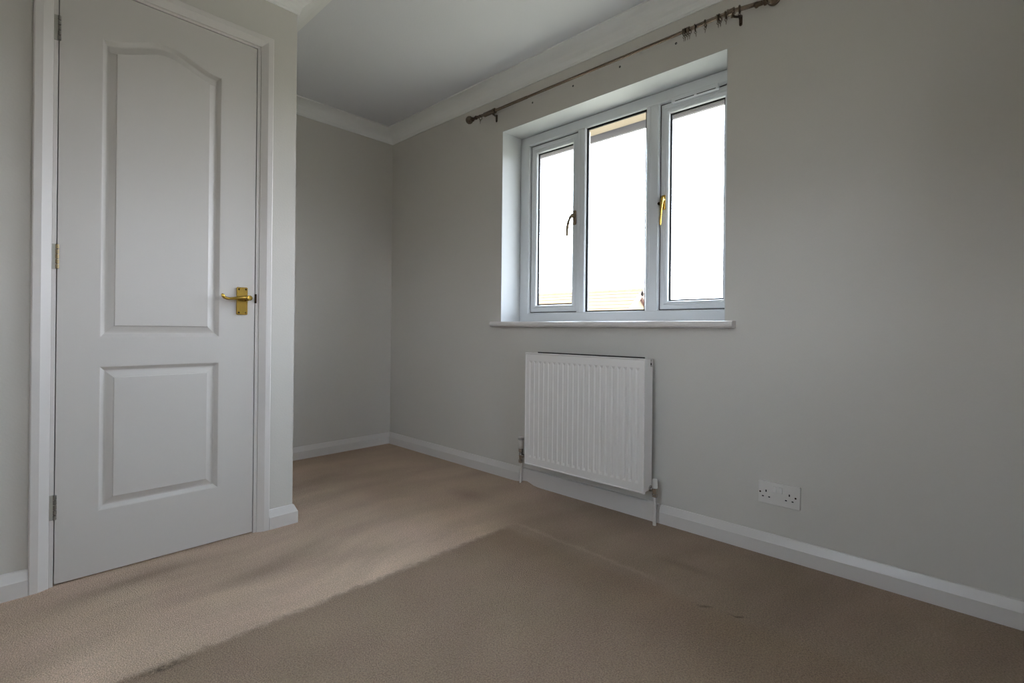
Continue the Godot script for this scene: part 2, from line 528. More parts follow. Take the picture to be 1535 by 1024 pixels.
func build_trim() -> void:
	var up := Vector3.UP
	# skirting boards: flat face, wide chamfered top
	var sk := [[0.0, -0.03], [0.018, -0.03], [0.018, 0.050], [0.0165, 0.0525], [0.005, 0.079], [0.0, 0.081]]
	var st := mb()
	run(st, Vector3(0, 0, 0), Vector3(0, 0, ZB), Vector3.RIGHT, up, sk, -1.0, -1.0)
	struct("baseboard_left", st, M.gloss, "white chamfered skirting board along the alcove end wall", "skirting board")
	st = mb()
	run(st, Vector3(0, 0, 0), Vector3(1.366, 0, 0), Vector3.BACK, up, sk, -1.0, 0.0)
	run(st, Vector3(2.176, 0, 0), Vector3(XR, 0, 0), Vector3.BACK, up, sk, 0.0, -1.0)
	var bb := struct("baseboard_back", st, M.gloss, "long white chamfered skirting board under the window wall", "skirting board")
	# plain board behind the radiator pipes
	st = mb()
	run(st, Vector3(1.366, 0, 0), Vector3(2.176, 0, 0), Vector3.BACK, up, [[0.0, -0.03], [0.0195, -0.03], [0.0195, 0.079], [0.017, 0.083], [0.0, 0.083]])
	obj("plain_board", st, M.gloss, bb)
	st = mb()
	run(st, Vector3(0, 0, ZB), Vector3(D, 0, ZB), Vector3.FORWARD, up, sk, -1.0, 1.0)
	run(st, Vector3(D, 0, ZB), Vector3(D, 0, 1.257), Vector3.RIGHT, up, sk, 1.0, 0.0)
	struct("baseboard_corner", st, M.gloss, "short white skirting wrapping the free corner right of the door", "skirting board")
	st = mb()
	run(st, Vector3(D, 0, 1.9885), Vector3(D, 0, ZF), Vector3.RIGHT, up, sk, 0.0, -1.0)
	struct("baseboard_door", st, M.gloss, "white skirting board left of the panelled door", "skirting board")
	st = mb()
	run(st, Vector3(XR, 0, 0), Vector3(XR, 0, ZF), Vector3.LEFT, up, sk, -1.0, -1.0)
	struct("baseboard_right", st, M.gloss, "white skirting board on the side wall out of view", "skirting board")
	# plaster coving
	var cv := [[0.0, 0.0], [0.0, -0.0785], [0.006, -0.0785], [0.008, -0.072]]
	for i in 9:
		var t := PI * 0.5 * i / 8.0
		cv.append([0.100 - 0.090 * cos(t), -0.070 + 0.062 * sin(t)])
	cv.append_array([[0.106, -0.008], [0.106, 0.0]])
	var runs := [
		["trim_1", "white plaster coving along the alcove end wall", Vector3(0, CEIL, 0), Vector3(0, CEIL, ZB), Vector3.RIGHT, -1.0, -1.0],
		["trim_2", "long white plaster coving above the window wall", Vector3(0, CEIL, 0), Vector3(XR, CEIL, 0), Vector3.BACK, -1.0, -1.0],
		["trim_6", "white plaster coving on the alcove side of the cupboard wall", Vector3(0, CEIL, ZB), Vector3(D, CEIL, ZB), Vector3.FORWARD, -1.0, 1.0],
		["trim_3", "white plaster coving above the panelled door", Vector3(D, CEIL, ZB), Vector3(D, CEIL, ZF), Vector3.RIGHT, 1.0, -1.0],
		["trim_4", "white plaster coving on the side wall out of view", Vector3(XR, CEIL, 0), Vector3(XR, CEIL, ZF), Vector3.LEFT, -1.0, -1.0],
		["trim_5", "white plaster coving on the wall behind the viewer", Vector3(D, CEIL, ZF), Vector3(XR, CEIL, ZF), Vector3.FORWARD, -1.0, -1.0]]
	for r in runs:
		st = mb()
		run(st, r[2], r[3], r[4], up, cv, r[5], r[6], true)
		struct(r[0], st, M.coving, r[1], "coving")

# outline of a door panel seen from the room: s = along z from the hinge side, counted as (z, y)
func panel_outline(z0: float, z1: float, y0: float, y1: float, rise: float) -> PackedVector2Array:
	var p := PackedVector2Array()
	p.append(Vector2(z0, y0)); p.append(Vector2(z1, y0)); p.append(Vector2(z1, y1))
	if rise > 0.0:
		var n := 24
		for i in range(1, n):
			var z := lerpf(z1, z0, float(i) / n)
			p.append(Vector2(z, y1 + rise * (0.5 + 0.5 * cos(PI * (2.0 * i / n - 1.0)))))
	p.append(Vector2(z0, y1))
	return p

func inset(p: PackedVector2Array, d: float) -> PackedVector2Array:
	var r := PackedVector2Array()
	var n := p.size()
	for i in n:
		var a := (p[i] - p[(i + n - 1) % n]).normalized()
		var b := (p[(i + 1) % n] - p[i]).normalized()
		var na := Vector2(-a.y, a.x)
		var nb := Vector2(-b.y, b.x)
		var m := (na + nb).normalized()
		r.append(p[i] + m * (d / maxf(0.3, m.dot(na))))
	return r

func moulded_panel(called: String, outline: PackedVector2Array, face: float, parent: Node) -> void:
	var st := mb()
	var prof := [[0.0, 0.0], [0.002, -0.0008], [0.0125, -0.0118], [0.0155, -0.0128], [0.020, -0.0118], [0.0385, -0.0045], [0.0395, -0.0008], [0.0415, 0.0]]
	var rings := []
	for q in prof: rings.append(inset(outline, q[0]))
	var n := outline.size()
	for k in prof.size() - 1:
		for i in n:
			var j := (i + 1) % n
			var a: Vector2 = rings[k][i]
			var b: Vector2 = rings[k][j]
			var c: Vector2 = rings[k + 1][j]
			var d: Vector2 = rings[k + 1][i]
			quad(st, Vector3(face + prof[k][1], a.y, a.x), Vector3(face + prof[k][1], b.y, b.x), Vector3(face + prof[k + 1][1], c.y, c.x), Vector3(face + prof[k + 1][1], d.y, d.x), Vector3.RIGHT)
	var f: PackedVector2Array = rings[prof.size() - 1]
	var t := Geometry2D.triangulate_polygon(f)
	for i in range(0, t.size(), 3):
		tri(st, Vector3(face, f[t[i]].y, f[t[i]].x), Vector3(face, f[t[i + 1]].y, f[t[i + 1]].x), Vector3(face, f[t[i + 2]].y, f[t[i + 2]].x), Vector3.RIGHT)
	obj(called, st, M.door, parent)

func build_door() -> void:
	var door := thing("door_1", "closed white two-panel moulded door with an arched upper panel and brass handle", "door", Vector3.ZERO, "", "structure")
	var face := D - 0.001
	var z0 := DOOR0 + 0.0015
	var z1 := DOOR1 - 0.0015
	var yb := 0.006
	var yt := DOORY - 0.0015
	var up := panel_outline(1.4495, 1.8165, 0.8135, 1.836, 0.053)
	var lo := panel_outline(1.4495, 1.8165, 0.219, 0.7125, 0.0)
	# leaf: stiles and rails around the two panels, edges and back
	var st := mb()
	var F := func(z: float, y: float) -> Vector3: return Vector3(face, y, z)
	var R := Vector3.RIGHT
	quad(st, F.call(z0, yb), F.call(1.4495, yb), F.call(1.4495, yt), F.call(z0, yt), R)
	quad(st, F.call(1.8165, yb), F.call(z1, yb), F.call(z1, yt), F.call(1.8165, yt), R)
	quad(st, F.call(1.4495, yb), F.call(1.8165, yb), F.call(1.8165, 0.219), F.call(1.4495, 0.219), R)
	quad(st, F.call(1.4495, 0.7125), F.call(1.8165, 0.7125), F.call(1.8165, 0.8135), F.call(1.4495, 0.8135), R)
	for i in range(2, up.size() - 1):
		quad(st, F.call(up[i].x, up[i].y), F.call(up[i + 1].x, up[i + 1].y), F.call(up[i + 1].x, yt), F.call(up[i].x, yt), R)
	var bk := face - 0.034
	quad(st, Vector3(bk, yb, z0), Vector3(bk, yb, z1), Vector3(bk, yt, z1), Vector3(bk, yt, z0), Vector3.LEFT)
	for e in [[z0, z0, yb, yt, Vector3.FORWARD], [z1, z1, yb, yt, Vector3.BACK], [z0, z1, yt, yt, Vector3.UP], [z0, z1, yb, yb, Vector3.DOWN]]:
		quad(st, Vector3(bk, e[2], e[0]), Vector3(bk, e[3], e[1]), Vector3(face, e[3], e[1]), Vector3(face, e[2], e[0]), e[4])
	var leaf := obj("door_leaf", st, M.door, door)
	moulded_panel("arched_panel", up, face, leaf)
	moulded_panel("square_panel", lo, face, leaf)
	# lining with stop
	st = mb()
	var j0 := DOOR0 - 0.0015
	var j1 := DOOR1 + 0.0015
	var jy := DOORY + 0.0015
	box(st, Vector3(D - 0.1, -0.03, j0 - 0.011), Vector3(D + 0.0005, jy + 0.011, j0), 0.0006)
	box(st, Vector3(D - 0.1, -0.03, j1), Vector3(D + 0.0005, jy + 0.011, j1 + 0.011), 0.0006)
	box(st, Vector3(D - 0.1, jy, j0), Vector3(D + 0.0005, jy + 0.011, j1), 0.0006)
	box(st, Vector3(D - 0.06, -0.03, j0), Vector3(D - 0.038, jy, j0 + 0.012))
	box(st, Vector3(D - 0.06, -0.03, j1 - 0.012), Vector3(D - 0.038, jy, j1))
	box(st, Vector3(D - 0.06, jy - 0.012, j0), Vector3(D - 0.038, jy, j1))
	obj("door_lining", st, M.gloss, door)
	# architrave: thick flat outer half, scooped inner half, mitred at the head
	var ar := [[0.0, 0.0], [0.0, 0.0030], [0.0015, 0.0055], [0.0040, 0.0066], [0.0225, 0.0155], [0.0255, 0.0170], [0.0440, 0.0170], [0.0465, 0.0155], [0.048, 0.0125], [0.048, 0.0]]
	var a0 := 1.3045
	var a1 := 1.9405
	var ay := 2.0175
	st = mb()
	run(st, Vector3(D, -0.01, a0), Vector3(D, ay, a0), Vector3.FORWARD, R, ar, 0.0, 1.0, true)
	obj("architrave", st, M.gloss, door)
	st = mb()
	run(st, Vector3(D, -0.01, a1), Vector3(D, ay, a1), Vector3.BACK, R, ar, 0.0, 1.0, true)
	obj("architrave", st, M.gloss, door)
	st = mb()
	run(st, Vector3(D, ay, a0), Vector3(D, ay, a1), Vector3.UP, R, ar, 1.0, 1.0, true)
	obj("architrave", st, M.gloss, door)
	# butt hinges
	for y in [1.821, 1.077, 0.259]:
		st = mb()
		box(st, Vector3(D - 0.002, y - 0.041, 1.9290), Vector3(D + 0.0026, y + 0.041, 1.9412), 0.0006)
		var hg := obj("hinge", st, M.painted_steel, door)
		for k in 5:
			st = mb()
			var y0: float = y - 0.041 + 0.0164 * k
			rod(st, Vector3(D + 0.0045, y0 + 0.0012, 1.9268), Vector3(D + 0.0045, y0 + 0.0152, 1.9268), 0.0046, 12)
			obj("knuckle", st, M.old_brass if y > 0.5 and y < 1.5 else M.steel, hg)
	# scroll lever handle on a plain oblong plate
	var pf := face + 0.0085
	st = mb()
	box(st, Vector3(face, 0.903, 1.3475), Vector3(pf, 1.0145, 1.3895), 0.0030)
	var hd := obj("door_handle", st, M.brass, door)
	var hz := 1.3560
	var hy := 0.9700
	st = mb()
	lathe(st, Vector3(pf - 0.001, hy, hz), R, [[0.0135, 0.0], [0.0135, 0.004], [0.0105, 0.007], [0.0092, 0.014], [0.0092, 0.030], [0.0105, 0.034], [0.0108, 0.046], [0.0095, 0.0495], [0.0, 0.0505]], 20)
	var lp := []
	var lr := []
	var lx := pf + 0.039
	for q in [[-0.006, 0.001, 0.0075], [0.006, 0.001, 0.0088], [0.022, 0.0005, 0.0082], [0.040, -0.0015, 0.0066], [0.055, -0.0035, 0.0056], [0.068, -0.0048, 0.0053], [0.078, -0.0045, 0.0056], [0.086, -0.0012, 0.0062], [0.091, 0.0040, 0.0068], [0.0925, 0.0090, 0.0066], [0.0910, 0.0125, 0.0048]]:
		lp.append(Vector3(lx - 0.012 * sm(0.02, 0.09, q[0]), hy + q[1], hz + q[0])); lr.append(q[2])
	tube(st, lp, lr, 12, R, 0.85)
	obj("lever", st, M.brass, hd)
	for q in [[1.3555, 1.006], [1.3815, 1.006], [1.3555, 0.9115], [1.3815, 0.9115]]:
		st = mb()
		lathe(st, Vector3(pf - 0.0005, q[1], q[0]), R, [[0.0034, 0.0], [0.0032, 0.0010], [0.0014, 0.0013], [0.0, 0.0006]], 12)
		obj("screw", st, M.dark_screw, hd)
	# latch bolt and its keep in the shut gap
	st = mb()
	box(st, Vector3(D - 0.012, 0.952, j0 - 0.004), Vector3(D + 0.0042, 0.990, j0 + 0.0022), 0.0012)
	obj("latch", st, M.dark_screw, door)
	# dark cupboard behind the leaf
	st = mb()
	box(st, Vector3(0.02, -0.02, ZB + 0.08), Vector3(D - 0.1, 0.0, ZF))
	struct("floor_cupboard", st, M.painted_shade, "cupboard floor shut away behind the panelled door", "floor")

func ring_frame(st: SurfaceTool, x0: float, x1: float, y0: float, y1: float, z: float, wl: float, wr: float, wt: float, wb: float, prof: Callable) -> void:
	var B := Vector3.BACK
	run(st, Vector3(x0, y0, z), Vector3(x0, y1, z), Vector3.RIGHT, B, prof.call(wl), -wb / wl, -wt / wl, true)
	run(st, Vector3(x1, y0, z), Vector3(x1, y1, z), Vector3.LEFT, B, prof.call(wr), -wb / wr, -wt / wr, true)
	run(st, Vector3(x0, y1, z), Vector3(x1, y1, z), Vector3.DOWN, B, prof.call(wt), -wl / wt, -wr / wt, true)
	run(st, Vector3(x0, y0, z), Vector3(x1, y0, z), Vector3.UP, B, prof.call(wb), -wl / wb, -wr / wb, true)

func pane(parent: Node, x0: float, x1: float, y0: float, y1: float, z: float, wd := 0.007) -> void:
	var st := mb()
	ring_frame(st, x0, x1, y0, y1, z, wd, wd, wd, wd, func(w): return [[0.0, -0.006], [0.0, 0.0035], [w * 0.5, 0.0035], [w, 0.001], [w, -0.006]])
	obj("gasket", st, M.gasket, parent)
	st = mb()
	box(st, Vector3(x0 + 0.001, y0 + 0.001, z - 0.005), Vector3(x1 - 0.001, y1 - 0.001, z - 0.001))
	obj("pane", st, M.glass, parent)

func build_window() -> void:
	var w := thing("window_1", "white plastic three-light window with brass handles above the radiator", "window", Vector3.ZERO, "", "structure")
	var zf := -0.157
	var ox0 := 1.230
	var ox1 := 2.417
	var oy0 := 0.955
	var oy1 := 1.956
	var m1a := 1.580
	var m1b := 1.636
	var m2a := 1.998
	var m2b := 2.067
	var st := mb()
	ring_frame(st, WX0, WX1B, WY0, WY1, zf, ox0 - WX0, WX1B - ox1, WY1 - oy1, oy0 - WY0, func(a): return [[0.0, -0.07], [0.0, -0.012], [0.0035, -0.012], [0.0045, -0.0015], [0.008, 0.0], [a - 0.006, 0.0], [a - 0.001, -0.004], [a, -0.008], [a, -0.023], [a - 0.022, -0.023], [a - 0.022, -0.07]])
	obj("frame", st, M.upvc, w)
	for q in [[m1a, m1b], [m2a, m2b]]:
		st = mb()
		var a: float = q[0]
		var b: float = q[1]
		slab(st, Vector3.ZERO, Vector3.RIGHT, Vector3.BACK, Vector3.UP, [[a, zf - 0.006], [a + 0.005, zf], [a + 0.022, zf + 0.0004], [a + 0.024, zf - 0.0012], [a + 0.026, zf + 0.0004], [b - 0.005, zf], [b, zf - 0.006], [b, zf - 0.023], [b - 0.018, zf - 0.023], [b - 0.018, zf - 0.07], [a + 0.018, zf - 0.07], [a + 0.018, zf - 0.023], [a, zf - 0.023]], oy0 - 0.002, oy1 + 0.002)
		obj("mullion", st, M.upvc, w)
	pane(w, m1b, m2a, oy0 - 0.003, oy1, zf - 0.016, 0.010)
	# opening sashes set back in the frame
	var zs := zf - 0.014
	for q in [[ox0, m1a], [m2b, ox1]]:
		var a: float = q[0] + 0.0045
		var b: float = q[1] - 0.0045
		st = mb()
		ring_frame(st, a, b, oy0 + 0.0045, oy1 - 0.0045, zs, 0.0395, 0.0395, 0.0465, 0.0405, func(v): return [[0.0, -0.048], [0.0, -0.003], [0.003, 0.0], [v * 0.45, 0.0], [v * 0.52, -0.0015], [v * 0.60, 0.0], [v - 0.010, -0.001], [v - 0.003, -0.005], [v, -0.012], [v, -0.028], [v - 0.020, -0.028], [v - 0.020, -0.048]])
		var s := obj("sash", st, M.upvc, w)
		pane(s, a + 0.0395, b - 0.0395, oy0 + 0.045, oy1 - 0.051, zs - 0.021)
		st = mb()
		# dark seal in the gap between sash and frame
		ring_frame(st, q[0], q[1], oy0, oy1, zs - 0.006, 0.006, 0.006, 0.006, 0.006, func(v): return [[0.0, -0.02], [0.0, 0.0], [v, 0.0], [v, -0.02]])
		obj("seal", st, M.gasket, s)
		if q[0] == ox0:
			handle_left(s, b - 0.016, zs)
		else:
			handle_right(s, a + 0.017, zs)
			# trickle vent on the head of the sash
			st = mb()
			box(st, Vector3(2.130, 1.9385, zs), Vector3(2.352, 1.966, zs + 0.020), 0.003)
			var tv := obj("trickle_vent", st, M.upvc, s)
			for k in [[2.150, 2.242], [2.254, 2.342]]:
				st = mb()
				box(st, Vector3(k[0], 1.9412, zs + 0.0185), Vector3(k[1], 1.9448, zs + 0.0204), 0.0004)
				obj("vent_slot", st, M.hole, tv)
	# sill board with a rounded nose and returned ends
	st = mb()
	var np := [[-0.157, 0.0], [0.034, 0.0]]
	for i in 7:
		var t := PI * i / 6.0
		np.append([0.034 + 0.010 * sin(t), -0.0145 + 0.0145 * cos(t)])
	np.append_array([[-0.157, -0.029]])
	slab(st, Vector3(0, WY0 + 0.001, 0), Vector3.BACK, Vector3.UP, Vector3.RIGHT, np.map(func(p): return [clampf(p[0], -0.0005, 1.0), p[1]]), 1.103, 2.492)
	box(st, Vector3(WX0 + 0.0005, WY0 - 0.029, -0.158), Vector3(WX1, WY0 + 0.001, 0.002))
	struct("window_sill", st, M.gloss, "white window board with a rounded nose projecting below the window", "sill")

func handle_left(s: Node, x: float, z: float) -> void:
	var st := mb()
	box(st, Vector3(x - 0.011, 1.440, z - 0.0005), Vector3(x + 0.011, 1.520, z + 0.009), 0.004)
	lathe(st, Vector3(x, 1.487, z + 0.008), Vector3.BACK, [[0.011, 0.0], [0.010, 0.012], [0.0085, 0.016], [0.0, 0.017]], 16)
	var h := obj("window_handle", st, M.bronze, s)
	st = mb()
	tube(st, [Vector3(x, 1.494, z + 0.018), Vector3(x - 0.001, 1.489, z + 0.028), Vector3(x - 0.003, 1.477, z + 0.040), Vector3(x - 0.006, 1.455, z + 0.051), Vector3(x - 0.009, 1.425, z + 0.057), Vector3(x - 0.011, 1.395, z + 0.058), Vector3(x - 0.012, 1.372, z + 0.057)],
		[0.0090, 0.0098, 0.0088, 0.0080, 0.0076, 0.0074, 0.0058], 12)
	obj("lever", st, M.bronze, h)

func handle_right(s: Node, x: float, z: float) -> void:
	var st := mb()
	box(st, Vector3(x - 0.011, 1.440, z - 0.0005), Vector3(x + 0.011, 1.512, z + 0.009), 0.004)
	var h := obj("window_handle", st, M.brass, s)
	st = mb()
	lathe(st, Vector3(x, 1.488, z + 0.008), Vector3.BACK, [[0.010, 0.0], [0.009, 0.010], [0.0, 0.0115]], 16)
	tube(st, [Vector3(x, 1.500, z + 0.014), Vector3(x, 1.488, z + 0.019), Vector3(x - 0.001, 1.462, z + 0.022), Vector3(x - 0.003, 1.430, z + 0.023), Vector3(x - 0.005, 1.395, z + 0.023), Vector3(x - 0.006, 1.366, z + 0.022)],
		[0.007, 0.009, 0.0068, 0.0056, 0.0058, 0.0046], 12)
	obj("lever", st, M.brass, h)
	st = mb()
	rod(st, Vector3(x - 0.013, 1.470, z + 0.004), Vector3(x - 0.013, 1.470, z + 0.026), 0.0075, 14)
	obj("lock_button", st, M.dark_screw, h)

func build_radiator() -> void:
	var x0 := 1.456
	var x1 := 2.152
	var y0 := 0.146
	var y1 := 0.732
	var zf := 0.112
	var r := thing("radiator", "white ribbed panel radiator with chrome valves under the window", "radiator", Vector3(x0, 0, 0))
	r.position = Vector3.ZERO
	# front panel: flat rim, raised outer seam, 21 pressed channels
	var st := mb()
	var B := Vector3.BACK
	var n := 21
	var cx0 := x0 + 0.020
	var cx1 := x1 - 0.020
	var pitch := (cx1 - cx0) / n
	var cy0 := y0 + 0.038
	var cy1 := y1 - 0.040
	var dp := 0.0045
	var V := func(x: float, y: float, d: float) -> Vector3: return Vector3(x, y, zf - d)
	quad(st, V.call(x0, y0, 0), V.call(cx0, y0, 0), V.call(cx0, y1, 0), V.call(x0, y1, 0), B)
	quad(st, V.call(cx1, y0, 0), V.call(x1, y0, 0), V.call(x1, y1, 0), V.call(cx1, y1, 0), B)
	quad(st, V.call(cx0, y0, 0), V.call(cx1, y0, 0), V.call(cx1, cy0, 0), V.call(cx0, cy0, 0), B)
	quad(st, V.call(cx0, cy1, 0), V.call(cx1, cy1, 0), V.call(cx1, y1, 0), V.call(cx0, y1, 0), B)
	for i in n:
		var a := cx0 + pitch * i
		var b := a + pitch
		var c := (a + b) * 0.5
		var e0 := c - 0.0092
		var e1 := c + 0.0092
		var f0 := c - 0.0042
		var f1 := c + 0.0042
		var g0 := cy0 + 0.012
		var g1 := cy1 - 0.012
		quad(st, V.call(a, cy0, 0), V.call(e0, cy0, 0), V.call(e0, cy1, 0), V.call(a, cy1, 0), B)
		quad(st, V.call(e1, cy0, 0), V.call(b, cy0, 0), V.call(b, cy1, 0), V.call(e1, cy1, 0), B)
		quad(st, V.call(e0, cy0, 0), V.call(f0, g0, dp), V.call(f0, g1, dp), V.call(e0, cy1, 0), B)
		quad(st, V.call(f1, g0, dp), V.call(e1, cy0, 0), V.call(e1, cy1, 0), V.call(f1, g1, dp), B)
		quad(st, V.call(f0, g0, dp), V.call(f1, g0, dp), V.call(f1, g1, dp), V.call(f0, g1, dp), B)
		quad(st, V.call(e0, cy0, 0), V.call(e1, cy0, 0), V.call(f1, g0, dp), V.call(f0, g0, dp), B)
		quad(st, V.call(e0, cy1, 0), V.call(e1, cy1, 0), V.call(f1, g1, dp), V.call(f0, g1, dp), B)
	for q in [[Vector3(x0, y0, zf - 0.010), Vector3(x1, y0, zf - 0.010), Vector3(x1, y0, zf), Vector3(x0, y0, zf), Vector3.DOWN],
			[Vector3(x0, y1, zf - 0.010), Vector3(x1, y1, zf - 0.010), Vector3(x1, y1, zf), Vector3(x0, y1, zf), Vector3.UP],
			[Vector3(x0, y0, zf - 0.010), Vector3(x0, y1, zf - 0.010), Vector3(x0, y1, zf), Vector3(x0, y0, zf), Vector3.LEFT],
			[Vector3(x1, y0, zf - 0.010), Vector3(x1, y1, zf - 0.010), Vector3(x1, y1, zf), Vector3(x1, y0, zf), Vector3.RIGHT],
			[Vector3(x0, y0, zf - 0.010), Vector3(x1, y0, zf - 0.010), Vector3(x1, y1, zf - 0.010), Vector3(x0, y1, zf - 0.010), Vector3.FORWARD]]:
		quad(st, q[0], q[1], q[2], q[3], q[4])
	obj("front_panel", st, M.enamel, r)
	# rolled seam round the face
	st = mb()
	ring_frame(st, x0 - 0.0015, x1 + 0.0015, y0 - 0.0015, y1 + 0.0015, zf - 0.005, 0.0075, 0.0075, 0.0075, 0.0075, func(v): return [[0.0, -0.006], [0.0, 0.006], [0.0015, 0.0085], [v * 0.6, 0.0088], [v, 0.0055], [v, -0.006]])
	obj("rim", st, M.enamel, r)
	# returned side covers with the bleed-valve slot, open top
	for s in [0, 1]:
		var sx: float = x0 + 0.001 if s == 0 else x1 - 0.004
		st = mb()
		box(st, Vector3(sx, y0 + 0.004, 0.040), Vector3(sx + 0.003, y1 - 0.036, zf - 0.004), 0.0008)
		box(st, Vector3(sx, y1 - 0.036, 0.060), Vector3(sx + 0.003, y1 - 0.001, zf - 0.004), 0.0008)
		box(st, Vector3(sx, y1 - 0.036, 0.040), Vector3(sx + 0.003, y1 - 0.001, 0.0465), 0.0008)
		# corner lid over the end of the open top
		var lx: float = x0 + 0.001 if s == 0 else x1 - 0.034
		box(st, Vector3(lx, y1 - 0.004, 0.040), Vector3(lx + 0.033, y1 - 0.001, zf - 0.004), 0.0008)
		obj("side_panel", st, M.enamel, r)
	st = mb()
	box(st, Vector3(x0 + 0.006, y0 + 0.006, 0.040), Vector3(x1 - 0.006, y1 - 0.012, 0.0425))
	obj("back_panel", st, M.enamel, r)
	st = mb()
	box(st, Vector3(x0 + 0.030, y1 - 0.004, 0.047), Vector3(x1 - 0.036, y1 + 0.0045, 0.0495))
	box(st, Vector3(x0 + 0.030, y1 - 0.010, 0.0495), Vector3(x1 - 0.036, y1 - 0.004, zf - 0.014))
	obj("top_gap_shade", st, M.painted_shade, r)  # solid dark strip painting the shade of the open top
	st = mb()
	for k in 40:
		var fx := x0 + 0.03 + (x1 - x0 - 0.06) * k / 39.0
		box(st, Vector3(fx - 0.0006, y0 + 0.05, 0.0425), Vector3(fx + 0.0006, y1 - 0.05, zf - 0.0175))
	obj("convector_fins", st, M.painted_shade, r)
	st = mb()
	rod(st, Vector3(x1 - 0.012, y1 - 0.024, 0.053), Vector3(x1 - 0.001, y1 - 0.024, 0.053), 0.0048, 12)
	obj("bleed_valve", st, M.dark_screw, r)
	for bx in [x0 + 0.14, x1 - 0.14]:
		st = mb()
		box(st, Vector3(bx - 0.018, y0 + 0.03, 0.0), Vector3(bx + 0.018, y1 - 0.08, 0.004))
		box(st, Vector3(bx - 0.018, y0 + 0.03, 0.004), Vector3(bx - 0.015, y1 - 0.08, 0.041))
		box(st, Vector3(bx + 0.015, y0 + 0.03, 0.004), Vector3(bx + 0.018, y1 - 0.08, 0.041))
		obj("wall_bracket", st, M.enamel, r)
	# right: lockshield valve on a painted pipe
	var vx := 2.174
	var vz := 0.053
	st = mb()
	lathe(st, Vector3(vx, 0, vz), Vector3.UP, [[0.0, 0.126], [0.0128, 0.126], [0.0128, 0.137], [0.0105, 0.139], [0.0105, 0.148], [0.0112, 0.150], [0.0112, 0.166], [0.0095, 0.168], [0.0, 0.168]], 18)
	lathe(st, Vector3(x1 - 0.003, 0.157, vz), Vector3.RIGHT, [[0.0, 0.0], [0.0145, 0.0], [0.0145, 0.008], [0.0085, 0.009], [0.0085, 0.016], [0.0, 0.016]], 6)
	var v1 := obj("valve", st, M.chrome, r)
	st = mb()
	lathe(st, Vector3(vx, 0.164, vz), Vector3.UP, [[0.0115, 0.0], [0.0122, 0.004], [0.0112, 0.034], [0.0098, 0.038], [0.0, 0.039]], 20)
	obj("valve_cap", st, M.plastic, v1)
	st = mb()
	rod(st, Vector3(vx, -0.01, vz), Vector3(vx, 0.130, vz), 0.0078, 16)
	obj("pipe", st, M.gloss, r)
	# left: thermostatic valve
	vx = 1.357
	vz = 0.034
	st = mb()
	lathe(st, Vector3(vx, 0, vz), Vector3.UP, [[0.0, 0.118], [0.0128, 0.118], [0.0128, 0.132], [0.0098, 0.134], [0.0098, 0.150], [0.0110, 0.152], [0.0110, 0.164], [0.0095, 0.167], [0.0095, 0.176], [0.0132, 0.178], [0.0132, 0.196], [0.0, 0.197]], 18)
	lathe(st, Vector3(vx + 0.009, 0.158, vz), Vector3.RIGHT, [[0.0085, 0.0], [0.0085, 0.062], [0.013, 0.063], [0.013, 0.092], [0.0, 0.093]], 6)
	var v2 := obj("valve", st, M.chrome, r)
	st = mb()
	lathe(st, Vector3(vx, 0.194, vz), Vector3.UP, [[0.0120, 0.0], [0.0150, 0.004], [0.0155, 0.040], [0.0150, 0.061], [0.0135, 0.065], [0.0, 0.066]], 24)
	var cap := obj("valve_cap", st, M.plastic, v2)
	st = mb()
	for k in 12:
		var a := TAU * k / 12.0
		var tf := Transform3D(Basis(Vector3.UP, a), Vector3(vx, 0.249, vz))
		box(st, Vector3(-0.002, -0.006, 0.0143), Vector3(0.002, 0.006, 0.0162), 0.0005, tf)
	obj("grip_ridges", st, M.grey_mark, cap)
	st = mb()
	rod(st, Vector3(vx, -0.01, vz), Vector3(vx, 0.122, vz), 0.0072, 16)
	obj("pipe", st, M.gloss, r)

func build_socket() -> void:
	var s := thing("wall_socket", "white double power socket with two rocker switches low on the grey wall", "power socket", Vector3(2.660, 0.238, 0.0))
	var st := mb()
	box(st, Vector3(-0.073, -0.0425, -0.001), Vector3(0.073, 0.0425, 0.0105), 0.0016)
	obj("plate", st, M.plastic, s)
	for x in [-0.0135, 0.0065]:
		st = mb()
		run(st, Vector3(x - 0.0058, 0.0168, 0.0098), Vector3(x + 0.0058, 0.0168, 0.0098), Vector3.UP, Vector3.BACK, [[-0.0115, 0.0], [-0.0115, 0.0066], [-0.009, 0.0072], [0.001, 0.0044], [0.0105, 0.0030], [0.0115, 0.0]], 0.0, 0.0, true)
		obj("switch", st, M.plastic, s)
	for x in [-0.0445, 0.0365]:
		st = mb()
		box(st, Vector3(x - 0.0022, 0.0015, 0.0092), Vector3(x + 0.0022, 0.0100, 0.0109), 0.0004)
		obj("pin_hole", st, M.hole, s)
		for k in [-0.0112, 0.0112]:
			st = mb()
			box(st, Vector3(x + k - 0.0034, -0.0178, 0.0092), Vector3(x + k + 0.0034, -0.0136, 0.0109), 0.0004)
			obj("pin_hole", st, M.hole, s)
	for x in [-0.0655, 0.0575]:
		st = mb()
		lathe(st, Vector3(x, -0.0005, 0.0098), Vector3.BACK, [[0.0034, 0.0], [0.0034, 0.0012], [0.0012, 0.0014], [0.0, 0.0010]], 12)
		obj("screw", st, M.dark_screw, s)

